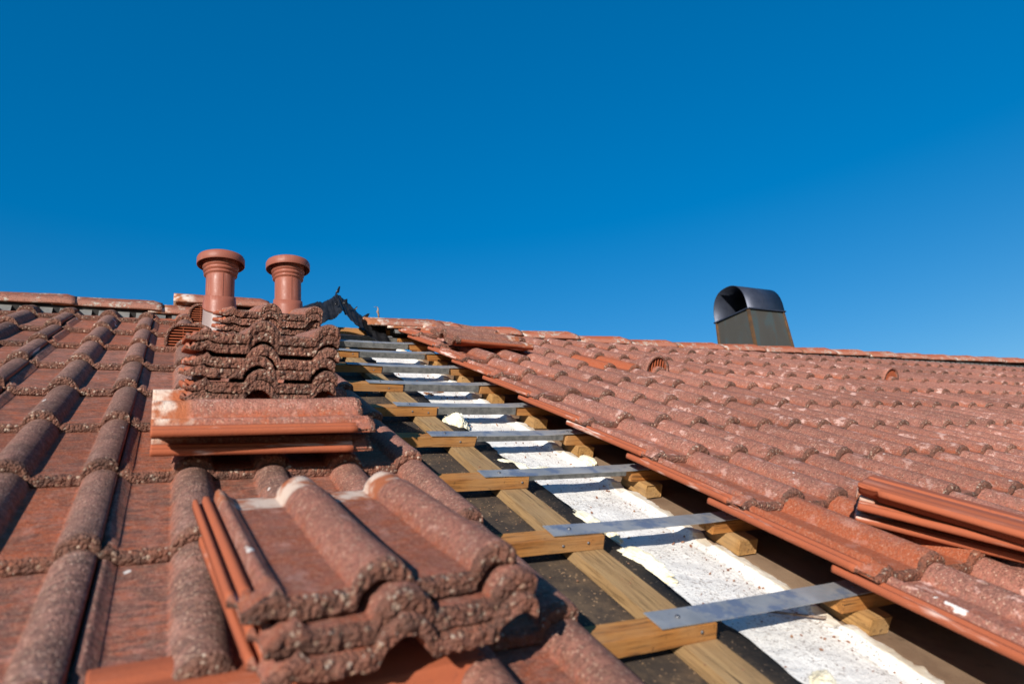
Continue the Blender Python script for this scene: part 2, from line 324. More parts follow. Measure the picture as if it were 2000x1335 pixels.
def tile_mesh(name, seed, nx=84, layers=4, rough=0.0024, sx=1.0, limey=1.0, plain=False, dz=0.0):
    xs = sorted(set([round(a, 5) for a, _ in RAIL] + [round(.064 + (TW - .064) * i / (nx - 14), 5) for i in range(nx - 13)]))
    vs = [0, .004, .018, .026, .045, .060, .068, .076, .10, .14, .18, .22, .26, .30, .34, .365, .3795, .3845, .392, .400, .406, .411, .4145, .4175, .42]
    n, m = len(xs), len(vs)
    verts, crest, head, lime = [], [], [], []
    def foot_noise(x, z, v):
        k = smin(.385, .418, v)
        if k <= 0: return (0, 0, 0)
        p = Vector((x * 120 + seed * 9.1, z * 120, seed * 3.3 + v * 40))
        q = Vector((x * 42 + seed * 5.7, z * 42, seed))
        a = noise.noise_vector(p) * rough * k + noise.noise_vector(q) * rough * 0.5 * k
        return (a.x * .5, a.y * 1.2, a.z * .38)
    warp = [nz(seed * 3.1, i * .21) * .0012 for i in range(m)]
    for top in (1, 0):
        for j, v in enumerate(vs):
            for x in xs:
                z = z_top(x, v) if top else z_bot(x, v)
                xx = x + warp[j] * (0.4 if x < .03 else 0)
                if v > TL - .038 and x < .012: xx = max(xx, .010 + .004 * nz(v * 200, seed))
                if top: z += dz * smin(.30, .40, v) * smin(.03, .05, x) - .0028 * smin(.410, .42, v) * (1 if x > .03 else .4)       # worn, rounded foot
                d = foot_noise(x, z, v)
                y = -v + (.0016 * nz(x * 30, seed * 2.2) if 0.0 < v < .06 else 0)
                verts.append(((xx + d[0]) * sx, y + d[1], z + d[2]))
                crest.append(max(0.0, min(1.0, (z - TK) / .0315)) if x > .032 else 0.1)
                hh = (1 - smin(.058, .078, v + .006 * nz(x * 60, seed))) if x > .03 else 0
                head.append(hh); lime.append(limey)
    faces, mi = [], []
    def quad(a, b, c, d, k): faces.append((a, b, c, d)); mi.append(k)
    def idx(t, j, i): return (0 if t else n * m) + j * n + i
    for j in range(m - 1):
        for i in range(n - 1):
            xm = (xs[i] + xs[i + 1]) / 2
            rail = xm < .031 and vs[j] < TL - .0405
            quad(idx(1, j, i), idx(1, j + 1, i), idx(1, j + 1, i + 1), idx(1, j, i + 1), 1 if rail else (2 if vs[j] >= .411 else 0))
            quad(idx(0, j, i), idx(0, j, i + 1), idx(0, j + 1, i + 1), idx(0, j + 1, i), 2 if vs[j] > .40 else 1)
    for j in range(m - 1):
        quad(idx(1, j, 0), idx(0, j, 0), idx(0, j + 1, 0), idx(1, j + 1, 0), 2 if vs[j] >= TL - .0405 else 1)
        quad(idx(1, j, n - 1), idx(1, j + 1, n - 1), idx(0, j + 1, n - 1), idx(0, j, n - 1), 1 if vs[j] < .40 else 2)
    for i in range(n - 1): quad(idx(1, 0, i), idx(1, 0, i + 1), idx(0, 0, i + 1), idx(0, 0, i), 1)
    # rough foot face in several layers
    prev = [idx(1, m - 1, i) for i in range(n)]
    for l in range(1, layers + 1):
        if l == layers: cur = [idx(0, m - 1, i) for i in range(n)]
        else:
            cur = []
            for i in range(n):
                a = Vector(verts[idx(1, m - 1, i)]); bq = Vector(verts[idx(0, m - 1, i)]); p = a.lerp(bq, l / layers)
                q = Vector((p.x * 150 + seed * 7, p.z * 150, seed * 2.7)); dd = noise.noise_vector(q) * rough * 1.3
                q2 = Vector((p.x * 60, p.z * 60, seed * 4.4))
                p += Vector((dd.x * .5, dd.y * 1.2 - abs(noise.noise(q2)) * rough * 1.2 - .0008, dd.z * .5))
                cur.append(len(verts)); verts.append(tuple(p)); crest.append(.4); head.append(0); lime.append(0)
        for i in range(n - 1): quad(prev[i], cur[i], cur[i + 1], prev[i + 1], 2)
        prev = cur
    me = mesh_from(name, verts, faces, (M_TOP, M_SMOOTH, M_EDGE))
    if plain: mi = [1 for q in mi]
    me.polygons.foreach_set('material_index', mi)
    for nm, data in (('crest', crest), ('head', head), ('limey', lime)):
        at = me.attributes.new(nm, 'FLOAT', 'POINT'); at.data.foreach_set('value', data)
    me.update()
    return me
TILES_L = [tile_mesh('tile_left', s, 100, 5, dz=.0015) for s in (1, 2, 3)]
TILES_R = [tile_mesh('tile_right', s, 72, 4, sx=1.04) for s in (4, 5, 6, 7)]
TILES_S = [tile_mesh('tile_loose', s, 150, 8, rough=.0027, sx=.97, dz=.0035) for s in (8, 9, 10, 11, 12)]
TILE_PLAIN = tile_mesh('tile_unlimed', 13, 100, 5, limey=0.12, plain=True)

def put_tile(me, mat4, label, group, wear=0.75, grey=0.0, lichen=0.3, name='concrete_tile'):
    o = link(name, me, S @ mat4)
    tag(o, label, 'roof tile', group); o['wear'] = wear; o['grey'] = grey; o['lichen'] = lichen
    return o
ORD = ['zeroth', 'first', 'second', 'third', 'fourth', 'fifth', 'sixth', 'seventh', 'eighth', 'ninth', 'tenth', 'eleventh', 'twelfth',
       'thirteenth', 'fourteenth', 'fifteenth', 'sixteenth', 'seventeenth', 'eighteenth', 'nineteenth', 'twentieth', 'twenty-first', 'twenty-second', 'twenty-third', 'twenty-fourth', 'twenty-fifth']
camS = cam.matrix_world.inverted() @ S
def px(X, U, N):
    p = camS @ Vector((X, U, N))
    if p.z > -0.05: return None
    f = 1315.6
    return 1000 + f * p.x / -p.z, 667.5 - f * p.y / -p.z
def in_view(pts, pad=40):
    q = [px(*p) for p in pts]; q = [a for a in q if a]
    if not q: return False
    return max(a[0] for a in q) > -pad and min(a[0] for a in q) < 2000 + pad and max(a[1] for a in q) > 0 and min(a[1] for a in q) < 1335 + pad
TILT = math.degrees(math.asin(.0238 / .42))

# ------------------------------------------------------------------ setting
link('ground', mesh_from('ground', [(-1500, -1500, -4.5), (1500, -1500, -4.5), (1500, 1500, -4.5), (-1500, 1500, -4.5)], [(0, 1, 2, 3)], (M_GROUND,), False))
bpy.data.objects['ground']['kind'] = 'structure'
UA = 3.67                                                        # the apex of the roof, up the slope
ya, za = UA * math.cos(TH), UA * math.sin(TH)
def roof_deck():
    v = []
    for X in (-5.5, 14.0):
        e = S @ Vector((X, -3.0, -.10)); a = S @ Vector((X, UA, -.10)); a2 = Vector((X, ya + .045, a.z - .01)); bk = Vector((X, a2.y + 3.6, a2.z - 3.6 * math.tan(TH)))
        v += [tuple(e), (X, a2.y, a2.z), tuple(bk), (X, bk.y, bk.z - .15), (X, a2.y, a2.z - .15), (X, e.y, e.z - .15)]
    f = [(0, 1, 7, 6), (1, 2, 8, 7), (2, 3, 9, 8), (3, 4, 10, 9), (4, 5, 11, 10), (5, 0, 6, 11), (0, 5, 4, 1), (1, 4, 3, 2), (6, 7, 10, 11), (7, 8, 9, 10)]
    o = link('roof', mesh_from('roof', v, f, (M_BOARD,), False)); o['kind'] = 'structure'
roof_deck()

# ------------------------------------------------------------------ gap: felt, wall, boards, battens
def sheet(name, xl, xr, u0, u1, nu, nx_, zf, mat, thick=.004):
    """xl, xr: functions of u for the two long edges"""
    v, f = [], []
    for k in (0, 1):
        for j in range(nu + 1):
            u = u0 + (u1 - u0) * j / nu; a, b_ = xl(u), xr(u)
            for i in range(nx_ + 1):
                x = a + (b_ - a) * i / nx_; v.append((x, u, zf(x, u) - k * thick))
    W = nx_ + 1; H = (nu + 1) * W
    for j in range(nu):
        for i in range(nx_):
            p = j * W + i; f.append((p, p + 1, p + 1 + W, p + W)); f.append((H + p, H + p + W, H + p + 1 + W, H + p + 1))
    for j in range(nu):
        for i in (0, nx_): p = j * W + i; f.append((p, p + W, H + p + W, H + p))
    for i in range(nx_):
        for j in (0, nu): p = j * W + i; f.append((p, p + 1, H + p + 1, H + p))
    bm = bmesh.new(); me = mesh_from(name, v, f, (mat,)); bm.from_mesh(me); bmesh.ops.recalc_face_normals(bm, faces=bm.faces); bm.to_mesh(me); bm.free()
    return me
def felt_edge(u): return .905 + .020 * nz(u * 3.1, 4.2) + .012 * nz(u * 11, 1.2) + .006 * nz(u * 37, 7.7)
o = link('underlay_felt', sheet('underlay_felt', lambda u: -4.9, felt_edge, -1.0, 3.60, 260, 60,
         lambda x, u: -.058 + .004 * nz(x * 5, u * 5) + (.010 * smin(.84, .91, x)) * (0.4 + nz(u * 6, 3.0)), M_FELT), S)
tag(o, 'dark brown roofing felt with a torn edge beside the white wall top', 'felt')
o = link('sheathing_board', sheet('sheathing_board', lambda u: 1.150, lambda u: 1.60 + .0 * u, -1.0, 3.58, 40, 8,
         lambda x, u: -.072 + .0015 * nz(x * 9, u * 4), M_BOARD, .018), S)
tag(o, 'dusty brown board running up the slope beside the mortar kerb', 'board')
o = link('sheathing_board', sheet('sheathing_board', lambda u: 1.606, lambda u: 9.6, -1.0, 3.58, 20, 20,
         lambda x, u: -.074, M_BOARD, .018), S)
tag(o, 'brown boarding in deep shade under the tiles on the hood side', 'board')
# white party wall with a mortar kerb
NK = [.7464 + .34 * k for k in range(-3, 9)]
def notch(u): return max(math.exp(-((u - c - .030) / .030) ** 6) for c in NK)
wroot = empty('party_wall', S @ T(1.0, 0, -.075))
tag(wroot, 'white rendered wall top strewn with crumbs, running up the open gap', 'wall')
Wl = T(-1.0, 0, .075)
me = sheet('wall_top', lambda u: .845, lambda u: 1.128, -1.0, 3.58, 460, 30,
           lambda x, u: -.069 + .0035 * nz(x * 16, u * 16) + .002 * nz(x * 60, u * 60) - .004 * smin(.93, .85, x), M_WALL, .03)
link('wall_top', me, Wl, wroot)
def kerb_mesh():
    v, f = [], []; nu = 620; prof = []
    for j in range(nu + 1):
        u = -1.0 + 4.58 * j / nu; k = 1 - .85 * notch(u)
        jag = .005 * nz(u * 55, 2.0) + .004 * nz(u * 130, 5.0) + .006 * nz(u * 9, 1.0) + .009 * (((u * 14.7 + .6 * nz(u * 4)) % 1.0) - .5)
        wob = .003 * nz(u * 20, 9.0)
        pr = [(1.108 + wob, -.0685), (1.118 + wob, -.0665), (1.124 + wob, -.066 + .008 * k), (1.1295 + wob, -.066 + .0145 * k), (1.1325 + wob, -.066 + .0155 * k),
              (1.148 + jag * .4, -.066 + .0135 * k + wob * .6), (1.162 + jag, -.066 + .010 * k + wob * .6), (1.164 + jag, -.070), (1.128, -.08)]
        for a in pr: v.append((a[0] + .0015 * nz(u * 90, a[0] * 90), u, a[1] + .0015 * nz(u * 80, a[0] * 200, 3)))
    n = 9
    for j in range(nu):
        for i in range(n):
            i2 = (i + 1) % n; f.append((j * n + i, j * n + i2, (j + 1) * n + i2, (j + 1) * n + i))
    me = mesh_from('mortar_kerb', v, f, (M_KERB, M_WALL), False); me.polygons.foreach_set('material_index', [1 if (q % n) < 3 else 0 for q in range(len(f))]); bm = bmesh.new(); bm.from_mesh(me); bmesh.ops.recalc_face_normals(bm, faces=bm.faces); bm.to_mesh(me); bm.free()
    return me
link('mortar_kerb', kerb_mesh(), Wl, wroot)

def plank_mesh(name, lx, ly, lz, mat, seed, cuts=24, rough=.0009, bev=.0011, axis=0, chip=0.0):
    bm = bmesh.new(); bmesh.ops.create_cube(bm, size=1)
    for v_ in bm.verts: v_.co = Vector((v_.co.x * lx, v_.co.y * ly, v_.co.z * lz))
    bmesh.ops.bevel(bm, geom=list(bm.edges), offset=bev, segments=2, affect='EDGES')
    es = [e for e in bm.edges if abs(e.verts[0].co[axis] - e.verts[1].co[axis]) > (lx, ly, lz)[axis] * .5]
    bmesh.ops.subdivide_edges(bm, edges=es, cuts=cuts, use_grid_fill=True)
    for v_ in bm.verts:
        c = v_.co; a = c[axis]
        d = Vector((nz(a * 6, seed), nz(a * 6, seed + 5.5), nz(a * 6, seed + 9.1))) * rough * 1.6 + noise.noise_vector(Vector((c.x * 35 + seed, c.y * 90, c.z * 90))) * rough
        d[axis] *= 1.0 + chip
        v_.co += d
        L = (lx, ly, lz)[axis]
        if abs(a) > L * .49: v_.co[axis] += chip * .004 * nz(c.y * 90 + seed, c.z * 120 + c.x * 60)
    return bm_mesh(name, bm, [mat])
KC = list(range(0, 10))
UF = [.7464 + .34 * k for k in KC]; UF[9] = 3.60; UF[8] = 3.40
BH = .030
cnt = ORD[1:]
left_end = [.822, .823, .823, .825, .826, .812, .818, .800, .74, .70]
for k in KC:
    lx = left_end[k] + 3.2
    o = link('batten', plank_mesh('batten', lx, .048, BH, M_BATTEN, k * 1.7, 30, axis=0, chip=2.0), S @ T(left_end[k] - lx / 2, UF[k] + .024, -BH / 2 - .0015) @ RZ(random.uniform(-.25, .25)))
    tag(o, f'honey timber batten on the vent pipe side, {cnt[k]} up from the lowest in view', 'batten', 'battens on the vent pipe side')
    v, f = lathe([(0, .0022), (.003, .0020), (.0042, .0008), (.0042, -.001)], 12)
    for q in ((0,) if k % 3 != 1 else (0, 1)):
        link('nail', mesh_from('nail', v, f, (M_SCREW,)), T(lx / 2 - .034 - q * .06 + .035 * nz(k * 3.1, q + .4), -.0243, .009 * nz(k * 2.2, q + 5.3)) @ RX(90) @ Matrix.Scale(.75, 4), o)
    lx = 6.0
    x0 = 1.140 + random.uniform(-.010, .012)
    o = link('batten', plank_mesh('batten', lx, .048, BH, M_BATTEN, 40 + k * 2.3, 36, axis=0, chip=3.0), S @ T(x0 + lx / 2, UF[k] + .026, -BH / 2 - .003) @ RZ(random.uniform(-.12, .12)))
    tag(o, f'timber batten end under the hood side tiles, {cnt[k]} up from the lowest in view', 'batten', 'battens on the chimney hood side')
    if k < 9:
        o = link('packer_block', plank_mesh('packer_block', .058, .11, .036, M_BLOCK, 80 + k * 3.1, 8, axis=1, chip=2.5, bev=.0014), S @ T(1.212 + random.uniform(-.006, .006), UF[k] + .024 + random.uniform(-.006, .006), -.0505) @ RZ(random.uniform(-3, 3)))
        tag(o, f'short timber block beside the mortar kerb, {cnt[k]} up from the lowest in view', 'timber block', 'blocks under the batten ends')
o = link('counter_batten', plank_mesh('counter_batten', .072, 5.0, .024, M_COUNTER, 3.3, 60, axis=1), S @ T(.787, 1.2, -.0438) @ RZ(.2))
tag(o, 'long tan counter batten running up the felt under the battens', 'counter batten')

# galvanised strips bridging the gap
for k in KC:
    xl = [.705, .704, .702, .683, .680, .672, .668, .655, .60, .52][k]; xr = [1.243, 1.245, 1.238, 1.215, 1.212, 1.21, 1.20, 1.19, 1.17, 1.10][k]
    wd = .049
    root = empty('metal_strip', S @ T((xl + xr) / 2, UF[k] + wd / 2 - .001, 0) @ RZ(.7 * nz(k * 1.37, 3.3)))
    tag(root, f'grey galvanised metal strip bridging the gap, {cnt[k]} up from the lowest in view', 'metal strip', 'metal strips across the gap')
    hx = (xr - xl) / 2; v, f = [], []; nn = 24
    for t in (0, 1):
        for i in range(nn + 1):
            for s_ in (-1, 1):
                x = -hx + 2 * hx * i / nn; e = max(0, abs(x) / hx - .55)
                zz = .0018 + .0017 * nz(x * 7, k * 3.3 + s_) + (.006 * e if x > 0 else .002 * e) - .0015 * (1 - (x / hx) ** 2)
                v.append((x, s_ * wd / 2, zz - t * .0016 + .0012))
    H = (nn + 1) * 2
    for i in range(nn):
        p = i * 2; f += [(p, p + 2, p + 3, p + 1), (H + p, H + p + 1, H + p + 3, H + p + 2), (p, H + p, H + p + 2, p + 2), (p + 1, p + 3, H + p + 3, H + p + 1)]
    f += [(0, 1, H + 1, H), (2 * nn, H + 2 * nn, H + 2 * nn + 1, 2 * nn + 1)]
    me = mesh_from('strip_face', v, f, (M_STEEL,)); me.polygons.foreach_set('use_smooth', [False] * len(me.polygons))
    link('strip_face', me, Matrix(), root)
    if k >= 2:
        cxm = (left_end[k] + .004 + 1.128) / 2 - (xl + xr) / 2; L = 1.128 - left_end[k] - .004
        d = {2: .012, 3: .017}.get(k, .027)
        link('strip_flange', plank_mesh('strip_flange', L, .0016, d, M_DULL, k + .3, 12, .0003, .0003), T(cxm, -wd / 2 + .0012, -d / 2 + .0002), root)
    for sx_ in (xl + .05, xr - .06):
        v, f = lathe([(0, .0028), (.0032, .0026), (.0042, .0010), (.0042, 0)], 12)
        link('screw', mesh_from('screw', v, f, (M_SCREW,)), T(sx_ - (xl + xr) / 2, .004 * nz(sx_ * 9, k), .0036), root)

# foam
def foam(X, U, sx_, sy_, sz_, seed, label, rz=0, lumps=3, z0=-.066):
    bm = bmesh.new()
    rnd = random.Random(seed)
    vv = []
    bmesh.ops.create_icosphere(bm, subdivisions=5, radius=1)
    for v_ in bm.verts:
        c = v_.co.copy()
        d = 1 + .22 * nz(c.x * 1.3 + seed, c.y * 1.3, c.z * 1.3) + .12 * abs(nz(c.x * 3 + seed, c.y * 3, c.z * 3)) * lumps / 2 + .09 * nz(c.x * 6, c.y * 6 + seed, c.z * 6) + .04 * nz(c.x * 17, c.y * 17 + seed, c.z * 17)
        v_.co = Vector((c.x * sx_ * d, c.y * sy_ * d, max(-.25, c.z) * sz_ * d))
    o = link('foam_blob', bm_mesh('foam_blob', bm, [M_FOAM], True), S @ T(X, U, z0) @ RZ(rz))
    tag(o, label, 'foam blob', 'hardened foam on the wall top')
foam(.893, 2.09, .034, .060, .045, 3, 'large cream foam lump swelling over the felt edge', 10)
foam(.905, 1.70, .040, .020, .012, 9, 'thin cream foam smear along the felt edge below the large lump', -30, 5)
foam(.932, 1.655, .017, .028, .014, 15, 'small cream foam bead at the end of the thin smear', 15, 4)
foam(.985, 1.64, .034, .011, .010, 21, 'little cream foam sausage lying on the white wall top', 8, 5)
foam(1.160, 1.66, .022, .034, .013, 27, 'pale foam lump on the mortar kerb beside the board', 0, 3, -.05)
foam(.916, 1.26, .020, .085, .017, 33, 'long cream foam streak between felt and wall top', 8, 6)
foam(.912, 1.05, .020, .070, .024, 39, 'knobbly cream foam streak below a metal strip by the felt edge', 14, 6)
foam(.960, .640, .030, .018, .012, 45, 'flat foam dab on the wall top in the lowest bay', 40, 5)
foam(.935, .575, .026, .014, .014, 51, 'foam dab under a flap of felt at the lower frame edge', 10, 4)

# wood splinters, twig, crumbs
def stick(name, pts, r, mat, label, cat):
    v, f = [], []; n = 6
    for i, (x, y, z) in enumerate(pts):
        for a in range(n):
            t = 2 * math.pi * a / n; rr = r * (.7 + .3 * nz(i * 1.3, a)); v.append((x + rr * math.cos(t) * .6, y + rr * math.cos(t) * .6, z + rr * math.sin(t)))
    for i in range(len(pts) - 1):
        for a in range(n): b_ = (a + 1) % n; f.append((i * n + a, i * n + b_, (i + 1) * n + b_, (i + 1) * n + a))
    f += [tuple(range(n - 1, -1, -1)), tuple(range((len(pts) - 1) * n, len(pts) * n))]
    o = link(name, mesh_from(name, v, f, (mat,)), S); tag(o, label, cat)
stick('rusty_nail', [(1.045, .835, -.064), (1.085, .806, -.060), (1.125, .775, -.055), (1.128, .772, -.052)], .004, M_RUSTHOOK, 'bent rusty nail lying on the wall top by the mortar kerb', 'nail')
def splinter(X, U, l, wd, rz, label, z=-.062):
    o = link('wood_splinter', plank_mesh('wood_splinter', l, wd, .004, M_CHIP, X * 31, 6, .002, .0008, 0, 2), S @ T(X, U, z) @ RZ(rz) @ RY(4)); tag(o, label, 'splinter', 'splinters on the wall top')
splinter(1.00, 2.60, .075, .012, 4, 'long reddish splinter under the middle metal strips')
splinter(.955, 2.55, .016, .05, 25, 'dark splinter end sticking up near a long reddish splinter')
splinter(.95, 2.28, .022, .012, 30, 'small orange wood chip on the white wall top')
splinter(.925, 2.33, .03, .008, -25, 'thin pale wood sliver on the white wall top near the felt')
def crumbs():
    bm = bmesh.new(); rnd = random.Random(5)
    for i in range(620):
        on = rnd.random()
        if on < .62: X = rnd.uniform(.92, 1.12) if rnd.random() < .6 else 1.12 - abs(rnd.gauss(0, .03)); z = -.066
        else: X = rnd.uniform(.56, .89); z = -.055
        if .75 < X < .825: z = -.031
        U = rnd.uniform(.45, 3.2); s_ = rnd.choice((.0008, .0012, .0016, .002, .003)) * (1.0 if z < -.06 else .9)
        m4 = T(X, U, z) @ Matrix.Rotation(rnd.uniform(0, 6), 4, Vector((rnd.random(), rnd.random(), 1)).normalized()) @ Matrix.Diagonal((s_ * rnd.uniform(.8, 2.2), s_, s_ * .7, 1))
        bmesh.ops.create_icosphere(bm, subdivisions=1, radius=1, matrix=m4)
    o = link('debris', bm_mesh('debris', bm, [M_CRUMB]), S); tag(o, 'red brown crumbs scattered over the wall top and felt', 'debris', kind='stuff')
crumbs()

# ------------------------------------------------------------------ laid tiles, vent pipe side
C0 = .194; CW = .3025; LF = 1.748
LROWS = range(-4, 6)
for j in LROWS:
    foot = LF + .34 * j
    for m_ in range(0, 8):
        x0 = C0 - CW * m_
        if not in_view([(x0, foot, .03), (x0 + .33, foot, .07), (x0, foot + .4, 0), (x0 + .3, foot + .4, .06)]): continue
        rr = random.Random(j * 31 + m_)
        vent = (j == 3 and m_ == 1) or (j == 5 and m_ == 1)
        lab = f'weathered red grey laid tile, {ORD[6 - j]} course below ridge, {ORD[m_ + 1]} from the gap, vent pipe side'
        m4 = T(x0 + rr.uniform(-.003, .003), foot + TL + rr.uniform(-.004, .004), .003 + rr.uniform(0, .0015)) @ RZ(rr.uniform(-.35, .35)) @ RY(rr.uniform(-.25, .25)) @ RX(-TILT)
        if vent: continue
        if j == 5: m4 = T(x0, foot + .205, .006) @ RX(-TILT * 1.9) @ Matrix.Diagonal((1, .49, 1, 1))
        put_tile(TILES_L[(j + m_ * 2) % 3], m4, lab, 'tiles laid on the vent pipe side', .78 + rr.uniform(-.12, .12), .95 if m_ > 0 else .45, .15)
# ------------------------------------------------------------------ laid tiles, chimney hood side
RG, RCW, RX0 = .328, .3125, 1.122
for k in range(-1, 10):
    headU = 2.42 + RG * (k - 5)
    for m_ in range(0, 24):
        if k == 0 and m_ > 0 or k == -1: continue          # open patch by the pile of loose tiles
        if k == 1 and m_ == 1: continue
        x0 = RX0 + RCW * m_
        zo = -.008 + .034 * math.exp(-m_ * .8)
        foot = headU - TL
        if not in_view([(x0, foot, .03), (x0 + .33, foot, .07), (x0, foot + .4, 0), (x0 + .3, foot + .4, .06)]): continue
        rr = random.Random(k * 57 + m_ * 3)
        wear = .86 + rr.uniform(-.14, .10); lich = .75 + rr.uniform(-.3, .3)
        lab = f'laid pinkish red tile, {ORD[10 - k]} course below ridge, {ORD[m_ + 1]} from the gap, hood side'
        if k == 1 and m_ == 0: wear, lich = .38, .2; lab = 'brighter orange laid tile beside the gap with a loose fragment next to its foot'
        if k == 0: lab = 'lowest red tile on the hood side, its orange rail edge hanging over the gap'
        if k == 7 and m_ == 2: wear, lich = .05, .1; lab = 'bright clean orange laid tile beside the nearer hooded vent tile'
        m4 = T(x0 + rr.uniform(-.004, .004), headU + rr.uniform(-.007, .007), zo + .003 + rr.uniform(0, .002)) @ RZ(rr.uniform(-.65, .65)) @ RY((1.6 if m_ < 2 else 0) * math.exp(-m_ * .8) + rr.uniform(-.25, .25)) @ RX(-TILT)
        if k == 9: m4 = T(x0, foot + .315, zo + .006) @ RX(-TILT * 1.3) @ Matrix.Diagonal((1, .75, 1, 1))
        if k == 7 and m_ in (3, 9): continue
        put_tile(TILES_R[(k * 3 + m_) % 4], m4, lab, 'tiles laid on the chimney hood side', wear, 0.12, lich)

# vent tiles: a tile with a grilled hood
def hood_mesh(w_, h_, l_, flat, mat):
    v, f = [], []; nA, nL = 26, 10; th_ = .011
    def prof(t, w2, hh):
        a = math.pi * (1 - t); c, s_ = math.cos(a), math.sin(a)
        e = .55 if flat else 1.0
        return (math.copysign(abs(c) ** e, c) * w2 / 2 if flat else c * w2 / 2, (abs(s_) ** (.7 if flat else 1)) * hh)
    for sh in (0, 1):
        for j in range(nL + 1):
            q = j / nL; sc = 1 - q ** 1.6; hh = h_ * max(.03, sc); w2 = w_ * (1 - .35 * q)
            for i in range(nA + 1):
                x, z = prof(i / nA, w2 - sh * 2 * th_, max(.001, hh - sh * th_))
                v.append((x + .0012 * nz(x * 90, j), -l_ / 2 + q * l_ + (.0018 * nz(i * .9, sh) if j == 0 else 0), z + .016))
    W = nA + 1; H = W * (nL + 1)
    for j in range(nL):
        for i in range(nA):
            p = j * W + i; f += [(p, p + 1, p + 1 + W, p + W), (H + p, H + p + W, H + p + 1 + W, H + p + 1)]
    for i in range(nA): f.append((i, H + i, H + i + 1, i + 1))
    me = mesh_from('hood', v, f, mat); mi = [0] * (2 * nA * nL) + [2] * nA; me.polygons.foreach_set('material_index', mi)
    for nm, val in (('crest', .7), ('head', 0.0), ('limey', 0.0)):
        at = me.attributes.new(nm, 'FLOAT', 'POINT'); at.data.foreach_set('value', [val] * len(v))
    return me
def grille_mesh(w_, h_, kind, depth=.006):
    bm = bmesh.new()
    def bar(x, z, lx, lz, ly=depth):
        bmesh.ops.create_cube(bm, size=1, matrix=T(x, 0, z) @ Matrix.Diagonal((lx, ly, lz, 1)))
    def half(x): return h_ * math.sqrt(max(0.0, 1 - (2 * x / w_) ** 2)) if kind != 'slats' else h_ * .96
    if kind == 'slats':
        for i in range(7): bar(0, .010 + h_ * i / 7.2, w_ * .93, .0035, .014)
        for x in (-w_ * .16, w_ * .2): bar(x, h_ / 2, .003, h_ * .95, .008)
    else:
        n = 7
        for i in range(n):
            x = -w_ / 2 + w_ * (i + .7) / (n + .4); hh = half(x) * .98
            if hh > .008: bar(x, hh / 2, .0052, hh)
        if kind == 'lattice':
            for i in range(4):
                z = h_ * (i + .6) / 4.6; bar(0, z, w_ * math.sqrt(max(.01, 1 - (z / h_) ** 2)) * .97, .004, depth * .7)
    return bm_mesh('grille', bm, [M_SMOOTH])
def vent_tile(m4, me_tile, cx_, w_, h_, l_, kind, label, wear, grey, sx):
    root = empty('vent_tile', S @ m4); tag(root, label, 'vent tile', 'vent tiles')
    def put(nm, me, mm):
        o_ = link(nm, me, mm, root); o_['wear'] = wear; o_['grey'] = grey; o_['lichen'] = .4; return o_
    put('tile_body', me_tile, Matrix())
    put('vent_hood', hood_mesh(w_, h_, l_, kind == 'slats', (M_TOP, M_SMOOTH, M_EDGE)), T(cx_ * sx, -TL + .022 + l_ / 2, .008))
    put('grille', grille_mesh(w_ - .020, h_ - .010, kind), T(cx_ * sx, -TL + .032, .020))
def rvent(m_, kind, cx_, label):
    vent_tile(T(RX0 + RCW * m_, 2.42 + 2 * RG, -.005) @ RX(-TILT), TILES_R[1], cx_, .145, .082, .25, kind, label, .8, .1, 1.04)
rvent(3, 'bars', .158, 'hooded vent tile with upright grille bars among the hood side tiles')
rvent(9, 'lattice', .155, 'far hooded vent tile with a fine lattice grille near the chimney hood')
vent_tile(T(C0 - CW, LF + 1.02 + TL, .003) @ RX(-TILT), TILES_L[0], .175, .175, .088, .26, 'slats', 'vent tile with level slats half hidden behind the stacked tiles', .75, .6, 1)
vent_tile(T(C0 - CW, LF + 1.70 + TL, .003) @ RX(-TILT), TILES_L[1], .250, .15, .085, .26, 'slats', 'slatted vent tile by the foot of the nearer vent pipe', .6, .6, 1)

